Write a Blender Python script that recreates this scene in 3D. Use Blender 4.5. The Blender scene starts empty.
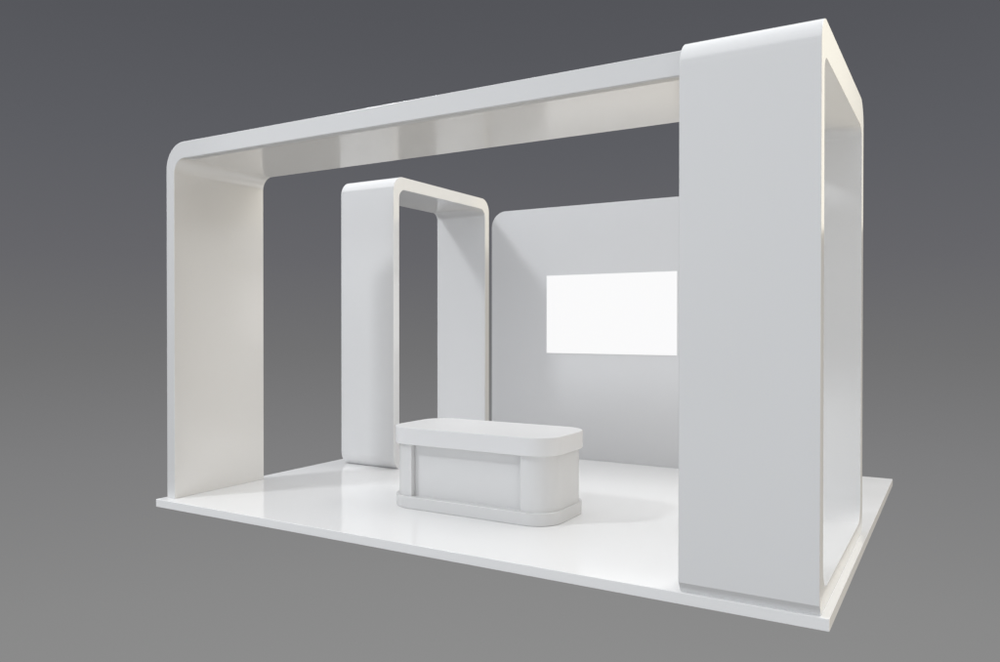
import bpy, bmesh, math
from mathutils import Matrix, Vector

scene = bpy.context.scene
col = scene.collection
PI = math.pi

# ------------------------------------------------------------------ materials
def lacquer(name, base, rough, bump=0.0, spec=0.5, vary=0.012, ior=1.5):
    """glossy white lacquer: faint tone drift and the slightest orange peel"""
    m = bpy.data.materials.new(name)
    m.use_nodes = True
    nt = m.node_tree
    b = nt.nodes['Principled BSDF']
    tc = nt.nodes.new('ShaderNodeTexCoord')
    n1 = nt.nodes.new('ShaderNodeTexNoise')
    n1.inputs['Scale'].default_value = 0.9
    n1.inputs['Detail'].default_value = 3
    nt.links.new(tc.outputs['Object'], n1.inputs['Vector'])
    mix = nt.nodes.new('ShaderNodeMix')
    mix.data_type = 'RGBA'
    mix.inputs[6].default_value = (*[c * (1 - vary) for c in base], 1)
    mix.inputs[7].default_value = (*[min(1, c * (1 + vary)) for c in base], 1)
    nt.links.new(n1.outputs['Fac'], mix.inputs[0])
    nt.links.new(mix.outputs[2], b.inputs['Base Color'])
    b.inputs['Roughness'].default_value = rough
    b.inputs['IOR'].default_value = ior
    b.inputs['Specular IOR Level'].default_value = spec
    if bump:
        n2 = nt.nodes.new('ShaderNodeTexNoise')
        n2.inputs['Scale'].default_value = 3.0
        n2.inputs['Detail'].default_value = 2
        nt.links.new(tc.outputs['Object'], n2.inputs['Vector'])
        bp = nt.nodes.new('ShaderNodeBump')
        bp.inputs['Strength'].default_value = bump
        bp.inputs['Distance'].default_value = 0.01
        nt.links.new(n2.outputs['Fac'], bp.inputs['Height'])
        nt.links.new(bp.outputs['Normal'], b.inputs['Normal'])
    return m

M_FRAME = lacquer('white_lacquer', (0.78, 0.78, 0.78), 0.15, ior=2.2)
M_WALL = lacquer('satin_wall_paint', (0.69, 0.694, 0.706), 0.35)
M_FLOOR = lacquer('gloss_floor_laminate', (0.93, 0.93, 0.93), 0.09, ior=1.4)
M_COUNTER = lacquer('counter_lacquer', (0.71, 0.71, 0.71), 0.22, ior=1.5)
M_LID = lacquer('counter_lacquer_top_lit', (0.79, 0.79, 0.795), 0.4, spec=0.12, ior=1.45)  # counter lacquer made lighter, the brightness of the lit top put into its colour
M_WARM_LIT = lacquer('white_lacquer_warm_light', (0.755, 0.738, 0.708), 0.15, ior=2.2)  # arch lacquer with the warm light on its inner faces put into the colour
M_REAR = lacquer('white_lacquer_rear', (0.74, 0.74, 0.745), 0.15, ior=2.2)
M_PORTAL = lacquer('white_lacquer_portal', (0.79, 0.793, 0.797), 0.16, ior=1.65)
M_TRIM = lacquer('matte_trim', (0.6, 0.6, 0.6), 0.6, spec=0.1)

def screen_mat():
    m = bpy.data.materials.new('lit_white_screen')
    m.use_nodes = True
    nt = m.node_tree
    b = nt.nodes['Principled BSDF']
    b.inputs['Base Color'].default_value = (0.02, 0.02, 0.02, 1)
    b.inputs['Roughness'].default_value = 0.4
    b.inputs['Specular IOR Level'].default_value = 0.2
    b.inputs['Emission Color'].default_value = (0.93, 0.93, 0.935, 1)
    b.inputs['Emission Strength'].default_value = 1.0
    return m
M_SCREEN = screen_mat()

# ------------------------------------------------------------------ helpers
def finish(name, bm, mat, parent=None, bevel=0.006, segs=2):
    bmesh.ops.remove_doubles(bm, verts=bm.verts, dist=1e-5)
    bmesh.ops.recalc_face_normals(bm, faces=bm.faces)
    me = bpy.data.meshes.new(name)
    bm.to_mesh(me)
    bm.free()
    for p in me.polygons:
        p.use_smooth = True
    me.set_sharp_from_angle(angle=math.radians(20))
    me.materials.append(mat)
    o = bpy.data.objects.new(name, me)
    col.objects.link(o)
    if bevel:
        md = o.modifiers.new('bevel', 'BEVEL')
        md.width = bevel
        md.segments = segs
        md.limit_method = 'ANGLE'
        md.angle_limit = math.radians(40)
        md.harden_normals = True
    if parent:
        o.parent = parent
    return o

def tag(o, label, cat, group=None):
    o['label'] = label
    o['category'] = cat
    if group:
        o['group'] = group
    return o

def thing(name, label, cat, loc):
    o = bpy.data.objects.new(name, None)
    col.objects.link(o)
    o.location = loc
    o.empty_display_size = 0.2
    return tag(o, label, cat)

def arc(cx, cy, r, a0, a1, n=16):
    return [(cx + r * math.cos(a0 + (a1 - a0) * i / n), cy + r * math.sin(a0 + (a1 - a0) * i / n)) for i in range(n + 1)]

def extrude_rings(bm, outer, inner, closed, to3, a, b):
    """outer and inner are matched 2-D point lists; fills the band between them and extrudes it from a to b"""
    n = len(outer)
    V = {}
    for key, pts in (('o', outer), ('i', inner)):
        for s, d in ((0, a), (1, b)):
            V[key, s] = [bm.verts.new(to3(p, d)) for p in pts]
    for k in range(n if closed else n - 1):
        j = (k + 1) % n
        for s in (0, 1):
            bm.faces.new((V['o', s][k], V['o', s][j], V['i', s][j], V['i', s][k]))
        bm.faces.new((V['o', 0][k], V['o', 0][j], V['o', 1][j], V['o', 1][k]))
        bm.faces.new((V['i', 0][k], V['i', 0][j], V['i', 1][j], V['i', 1][k]))
    if not closed:
        for k in (0, n - 1):
            bm.faces.new((V['o', 0][k], V['i', 0][k], V['i', 1][k], V['o', 1][k]))

def loop_pts(y0, y1, z0, z1, rb, rt, n=16, facet=None):
    """rounded rectangle: bottom radius rb, top radius rt"""
    p = []
    if facet:       # the foot: a flat facet leaning in from (0, z2) to (fy, z1)
        fy, zt2, zb2 = facet
        foot = [(fy + 0.08 * (1 - k / (n - 1)), zb2) for k in range(n)] + [(0, zt2)]
        p += [(y0 + a, b) for a, b in foot]
    else:
        p += arc(y0 + rb, z0 + rb, rb, 1.5 * PI, PI, n)
    p += arc(y0 + rt, z1 - rt, rt, PI, 0.5 * PI, n)
    p += arc(y1 - rt, z1 - rt, rt, 0.5 * PI, 0, n)
    p += [(y1 - a, b) for a, b in reversed(foot)] if facet else arc(y1 - rb, z0 + rb, rb, 0, -0.5 * PI, n)
    return p

def prism(bm, pts, to3, a, b):
    lo = [bm.verts.new(to3(p, a)) for p in pts]
    hi = [bm.verts.new(to3(p, b)) for p in pts]
    bm.faces.new(lo)
    bm.faces.new(hi)
    n = len(pts)
    for k in range(n):
        j = (k + 1) % n
        bm.faces.new((lo[k], lo[j], hi[j], hi[k]))

YZ = lambda p, d: Vector((d, p[0], p[1]))       # profile in YZ, extruded along X
XZ = lambda p, d: Vector((p[0], d, p[1]))       # profile in XZ, extruded along Y
XY = lambda p, d: Vector((p[0], p[1], d))       # profile in XY, extruded along Z

def rrect(x0, x1, y0, y1, r, n=18):
    return (arc(x0 + r, y0 + r, r, PI, 1.5 * PI, n) + arc(x1 - r, y0 + r, r, 1.5 * PI, 2 * PI, n)
            + arc(x1 - r, y1 - r, r, 0, 0.5 * PI, n) + arc(x0 + r, y1 - r, r, 0.5 * PI, PI, n))

# ------------------------------------------------------------------ floor platform
bm = bmesh.new()
prism(bm, [(0, 0), (6, 0), (6, 4.698), (0, 4.698)], XY, -0.0735, 0.0)
o = finish('stand_platform', bm, M_FLOOR, bevel=0.004)
tag(o, 'low glossy white floor platform that carries the whole exhibition stand', 'platform')

# ------------------------------------------------------------------ long arch along the front
YA, YA2, XA, TA, TT, HA = 0.0994, 1.2086, 0.0339, 0.1139, 0.1576, 3.4071
RA = 0.2436
XEND = 5.128
ri = 0.135
outer = [(XA, 0.0)] + arc(XA + RA, HA - RA, RA, PI, 0.5 * PI, 20) + [(XEND, HA)]
inner = [(XA + TA, 0.0)] + arc(XA + TA + ri, HA - TT - ri, ri, PI, 0.5 * PI, 20) + [(XEND, HA - TT)]
arch = thing('front_arch', 'long white arch with one slim left leg and a beam reaching the tallest portal', 'arch', (XA + TA / 2, (YA + YA2) / 2, 0))
bm = bmesh.new()
extrude_rings(bm, outer, inner, False, XZ, YA, YA2)
bmesh.ops.translate(bm, verts=bm.verts, vec=-arch.location)
bm.normal_update()
shell = finish('arch_shell', bm, M_FRAME, arch, bevel=0.005)
shell.data.materials.append(M_WARM_LIT)
for p in shell.data.polygons:           # painted warm light: faces that look into the opening
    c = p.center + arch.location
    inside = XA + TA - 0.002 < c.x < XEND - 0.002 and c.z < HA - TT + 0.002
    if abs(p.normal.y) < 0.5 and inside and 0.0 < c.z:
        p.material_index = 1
bm = bmesh.new()
zt = HA - TT
prism(bm, [(YA + 0.004, zt - 0.004), (YA + 0.075, zt - 0.004), (YA + 0.075, zt + 0.01), (YA + 0.004, zt + 0.01)], YZ, XA + TA + 0.16, 5.113)
bmesh.ops.translate(bm, verts=bm.verts, vec=-arch.location)
t = finish('edge_trim', bm, M_TRIM, arch, bevel=0)
t['label'] = 'grey matte strip under the front edge of the beam'

# ------------------------------------------------------------------ tall portal at the right
bm = bmesh.new()
PX0, PX1, PY0, PY1 = 5.1270, 5.9515, -0.014, 2.1583
out = loop_pts(PY0, PY1, -0.131, 3.456, 0.19, 0.19, 20, facet=(0.062, 0.068, -0.034))
inn = loop_pts(PY0 + 0.1115, PY1 - 0.1115, 0.1132, 3.456 - 0.2227, 0.16, 0.10, 20)
extrude_rings(bm, out, inn, True, YZ, PX0, PX1)
org = Vector(((PX0 + PX1) / 2, (PY0 + PY1) / 2, 0))
bmesh.ops.translate(bm, verts=bm.verts, vec=-org)
o = finish('tall_portal', bm, M_PORTAL, bevel=0.006)
o.location = org
tag(o, 'tallest white rounded portal frame on the near right corner of the platform', 'portal')

# ------------------------------------------------------------------ smaller portal at the back left
bm = bmesh.new()
TX0, TX1, TY0, TY1 = 0.2289, 1.0244, 2.3436, 4.445
out = loop_pts(TY0, TY1, -0.022, 3.3913, 0.1743, 0.1743, 20)
inn = loop_pts(TY0 + 0.107, TY1 - 0.107, 0.13, 3.3913 - 0.1481, 0.11, 0.11, 20)
extrude_rings(bm, out, inn, True, YZ, TX0, TX1)
org = Vector(((TX0 + TX1) / 2, (TY0 + TY1) / 2, 0))
bmesh.ops.translate(bm, verts=bm.verts, vec=-org)
o = finish('rear_portal', bm, M_REAR, bevel=0.006)
o.location = org
tag(o, 'white rounded portal frame at the back left, beside the wall and behind the counter', 'portal')

# ------------------------------------------------------------------ back wall and screen
bm = bmesh.new()
WX0, WX1, WY, WH, RW = 1.2691, 5.5, 4.1128, 3.1617, 0.2073
pts = [(WX0, 0.0), (WX1, 0.0)] + arc(WX1 - RW, WH - RW, RW, 0, 0.5 * PI, 18) + arc(WX0 + RW, WH - RW, RW, 0.5 * PI, PI, 18)
prism(bm, pts, XZ, WY, WY + 0.10)
org = Vector(((WX0 + WX1) / 2, WY + 0.05, 0))
bmesh.ops.translate(bm, verts=bm.verts, vec=-org)
o = finish('back_wall', bm, M_WALL, bevel=0.004)
o.location = org
tag(o, 'plain pale grey white back wall panel with a rounded upper left corner', 'wall')

scr = thing('display_screen', 'blank bright white rectangular screen mounted on the back wall', 'screen', (2.942, WY - 0.004, 1.805))
bm = bmesh.new()
prism(bm, [(-0.850, -0.4907), (0.850, -0.4907), (0.850, 0.4907), (-0.850, 0.4907)], XZ, -0.006, -0.002)
finish('screen_panel', bm, M_SCREEN, scr, bevel=0)
bm = bmesh.new()
prism(bm, [(-0.848, -0.4887), (0.848, -0.4887), (0.848, 0.4887), (-0.848, 0.4887)], XZ, -0.0018, 0.003)
finish('screen_back', bm, M_TRIM, scr, bevel=0)

# ------------------------------------------------------------------ counter
CX0, CX1, CY0, CY1, CZ, LID, PL = 2.0554, 3.762, 0.9165, 1.7373, 0.7354, 0.1554, 0.1098
CR = 0.24
cen = Vector(((CX0 + CX1) / 2, (CY0 + CY1) / 2, 0))
ct = thing('reception_counter', 'low white reception counter with rounded corners and a recessed front panel', 'counter', cen)
bm = bmesh.new()
prism(bm, rrect(CX0, CX1, CY0, CY1, CR), XY, CZ - LID, CZ)
bmesh.ops.translate(bm, verts=bm.verts, vec=-cen)
finish('counter_lid', bm, M_LID, ct, bevel=0.008, segs=3)
bm = bmesh.new()
prism(bm, rrect(CX0 + 0.005, CX1 - 0.005, CY0 + 0.003, CY1 - 0.005, CR), XY, 0.0004, PL)
bmesh.ops.translate(bm, verts=bm.verts, vec=-cen)
finish('base_plinth', bm, M_COUNTER, ct, bevel=0.008, segs=3)
IN = 0.029
x0, x1, y0, y1 = CX0 + IN, CX1 - IN, CY0 + IN, CY1 - IN
r = CR - 0.02
P0, P1, DEP = 2.335, 3.462, 0.065
body = (arc(x0 + r, y0 + r, r, PI, 1.5 * PI, 18) + [(P0, y0), (P0, y0 + DEP), (P1, y0 + DEP), (P1, y0)]
        + arc(x1 - r, y0 + r, r, 1.5 * PI, 2 * PI, 18) + arc(x1 - r, y1 - r, r, 0, 0.5 * PI, 18) + arc(x0 + r, y1 - r, r, 0.5 * PI, PI, 18))
bm = bmesh.new()
prism(bm, body, XY, PL - 0.01, CZ - LID + 0.01)
bmesh.ops.translate(bm, verts=bm.verts, vec=-cen)
finish('counter_body', bm, M_COUNTER, ct, bevel=0.009, segs=3)
bm = bmesh.new()
prism(bm, [(P0 + 0.003, y0 + DEP - 0.012), (P1 - 0.003, y0 + DEP - 0.012), (P1 - 0.003, y0 + DEP + 0.004), (P0 + 0.003, y0 + DEP + 0.004)], XY, PL - 0.004, CZ - LID + 0.004)
bmesh.ops.translate(bm, verts=bm.verts, vec=-cen)
finish('front_panel', bm, M_COUNTER, ct, bevel=0.002)

# ------------------------------------------------------------------ camera
yaw, pitch, roll = 0.5343, 0.0073, 0.0003
F = Vector((-math.sin(yaw) * math.cos(pitch), math.cos(yaw) * math.cos(pitch), -math.sin(pitch)))
R = Vector((math.cos(yaw), math.sin(yaw), 0))
U = R.cross(F)
R2 = R * math.cos(roll) + U * math.sin(roll)
U2 = -R * math.sin(roll) + U * math.cos(roll)
cd = bpy.data.cameras.new('camera')
cd.lens = 780.52 / 1000 * 36
cd.sensor_width = 36
cd.clip_end = 500
cam = bpy.data.objects.new('camera', cd)
col.objects.link(cam)
mw = Matrix((R2, U2, -F)).transposed().to_4x4()
mw.translation = Vector((6.6388, -4.7464, 1.6655))
cam.matrix_world = mw
scene.camera = cam

# ------------------------------------------------------------------ world: studio gradient by elevation
w = bpy.data.worlds.new('World')
scene.world = w
w.use_nodes = True
nt = w.node_tree
bg = nt.nodes['Background']
tc = nt.nodes.new('ShaderNodeTexCoord')
sp = nt.nodes.new('ShaderNodeSeparateXYZ')
nt.links.new(tc.outputs['Generated'], sp.inputs[0])
mr = nt.nodes.new('ShaderNodeMapRange')
mr.inputs['From Min'].default_value = -0.42
mr.inputs['From Max'].default_value = 0.42
nt.links.new(sp.outputs['Z'], mr.inputs['Value'])
cr = nt.nodes.new('ShaderNodeValToRGB')
def lin(c):
    return tuple(((v / 255 + 0.055) / 1.055) ** 2.4 if v > 10 else v / 255 / 12.92 for v in c)
stops = [(0.0, (142, 142, 142)), (0.14, (137, 137, 137)), (0.32, (126, 126, 127)), (0.46, (113, 113, 114)), (0.60, (102, 102, 106)),
         (0.76, (93, 94, 99)), (0.9, (86, 87, 92)), (1.0, (82, 83, 88))]
el = cr.color_ramp.elements
el[0].position, el[1].position = 0, 1
el[0].color = (*lin(stops[0][1]), 1)
el[1].color = (*lin(stops[-1][1]), 1)
for p, c in stops[1:-1]:
    e = el.new(p)
    e.color = (*lin(c), 1)
nt.links.new(mr.outputs[0], cr.inputs[0])
nt.links.new(cr.outputs[0], bg.inputs['Color'])
bg.inputs['Strength'].default_value = 1.0

# ------------------------------------------------------------------ lamps
def area(name, loc, target, sx, sy, radiance, color):
    ld = bpy.data.lights.new(name, 'AREA')
    ld.shape = 'RECTANGLE'
    ld.size, ld.size_y = sx, sy
    ld.energy = radiance * PI * sx * sy
    ld.color = color
    o = bpy.data.objects.new(name, ld)
    col.objects.link(o)
    o.location = loc
    o.rotation_euler = (Vector(target) - Vector(loc)).to_track_quat('-Z', 'Y').to_euler()
    return o

d = Vector((-0.978, -1.77, 1.40)).normalized()
area('key_softbox', Vector((1, 4, 2)) + d * 15, (1, 4, 2), 1.3, 1.3, 108, (0.95, 0.975, 1))
area('front_softbox', (-4, -30, 5), (-4, 0, 4), 64, 32, 0.60, (0.93, 0.965, 1))
area('added_right_front_fill', (20, -14, 3), (5, 2, 1.5), 10, 12, 1.6, (0.95, 0.975, 1))  # added cool fill, brightens the inside of the tall portal's back leg
area('top_softbox', (-3, 2, 20), (-3, 2, 0), 50, 36, 1.24, (0.98, 0.99, 1))
area('side_softbox', (32, 4, 4), (3, 2, 1.5), 34, 20, 0.66, (1.0, 0.84, 0.60))
area('warm_softbox', (14.3, 19, 12.4), (14.3, 0, 10), 13, 16, 1.3, (1.0, 0.945, 0.79))
area('added_low_warm_fill', (18, 10, -14), (3, 2, 1), 22, 22, 1.25, (1.0, 0.84, 0.56))  # added uplight with no visible source, warms undersides and right-hand faces
area('added_right_top_fill', (10.5, 4.5, 9), (5.5, 3, 0), 5, 5, 2.8, (1.0, 0.98, 0.93))  # added fill out of view, brightens the platform's right strip

# ------------------------------------------------------------------ render
scene.render.engine = 'CYCLES'
scene.cycles.use_denoising = True
scene.cycles.denoising_input_passes = 'RGB_ALBEDO_NORMAL'
scene.cycles.max_bounces = 8
scene.cycles.diffuse_bounces = 5
scene.cycles.glossy_bounces = 4
scene.render.resolution_x = 1024
scene.render.resolution_y = 678
scene.view_settings.view_transform = 'Standard'
scene.view_settings.look = 'None'
scene.view_settings.exposure = 0
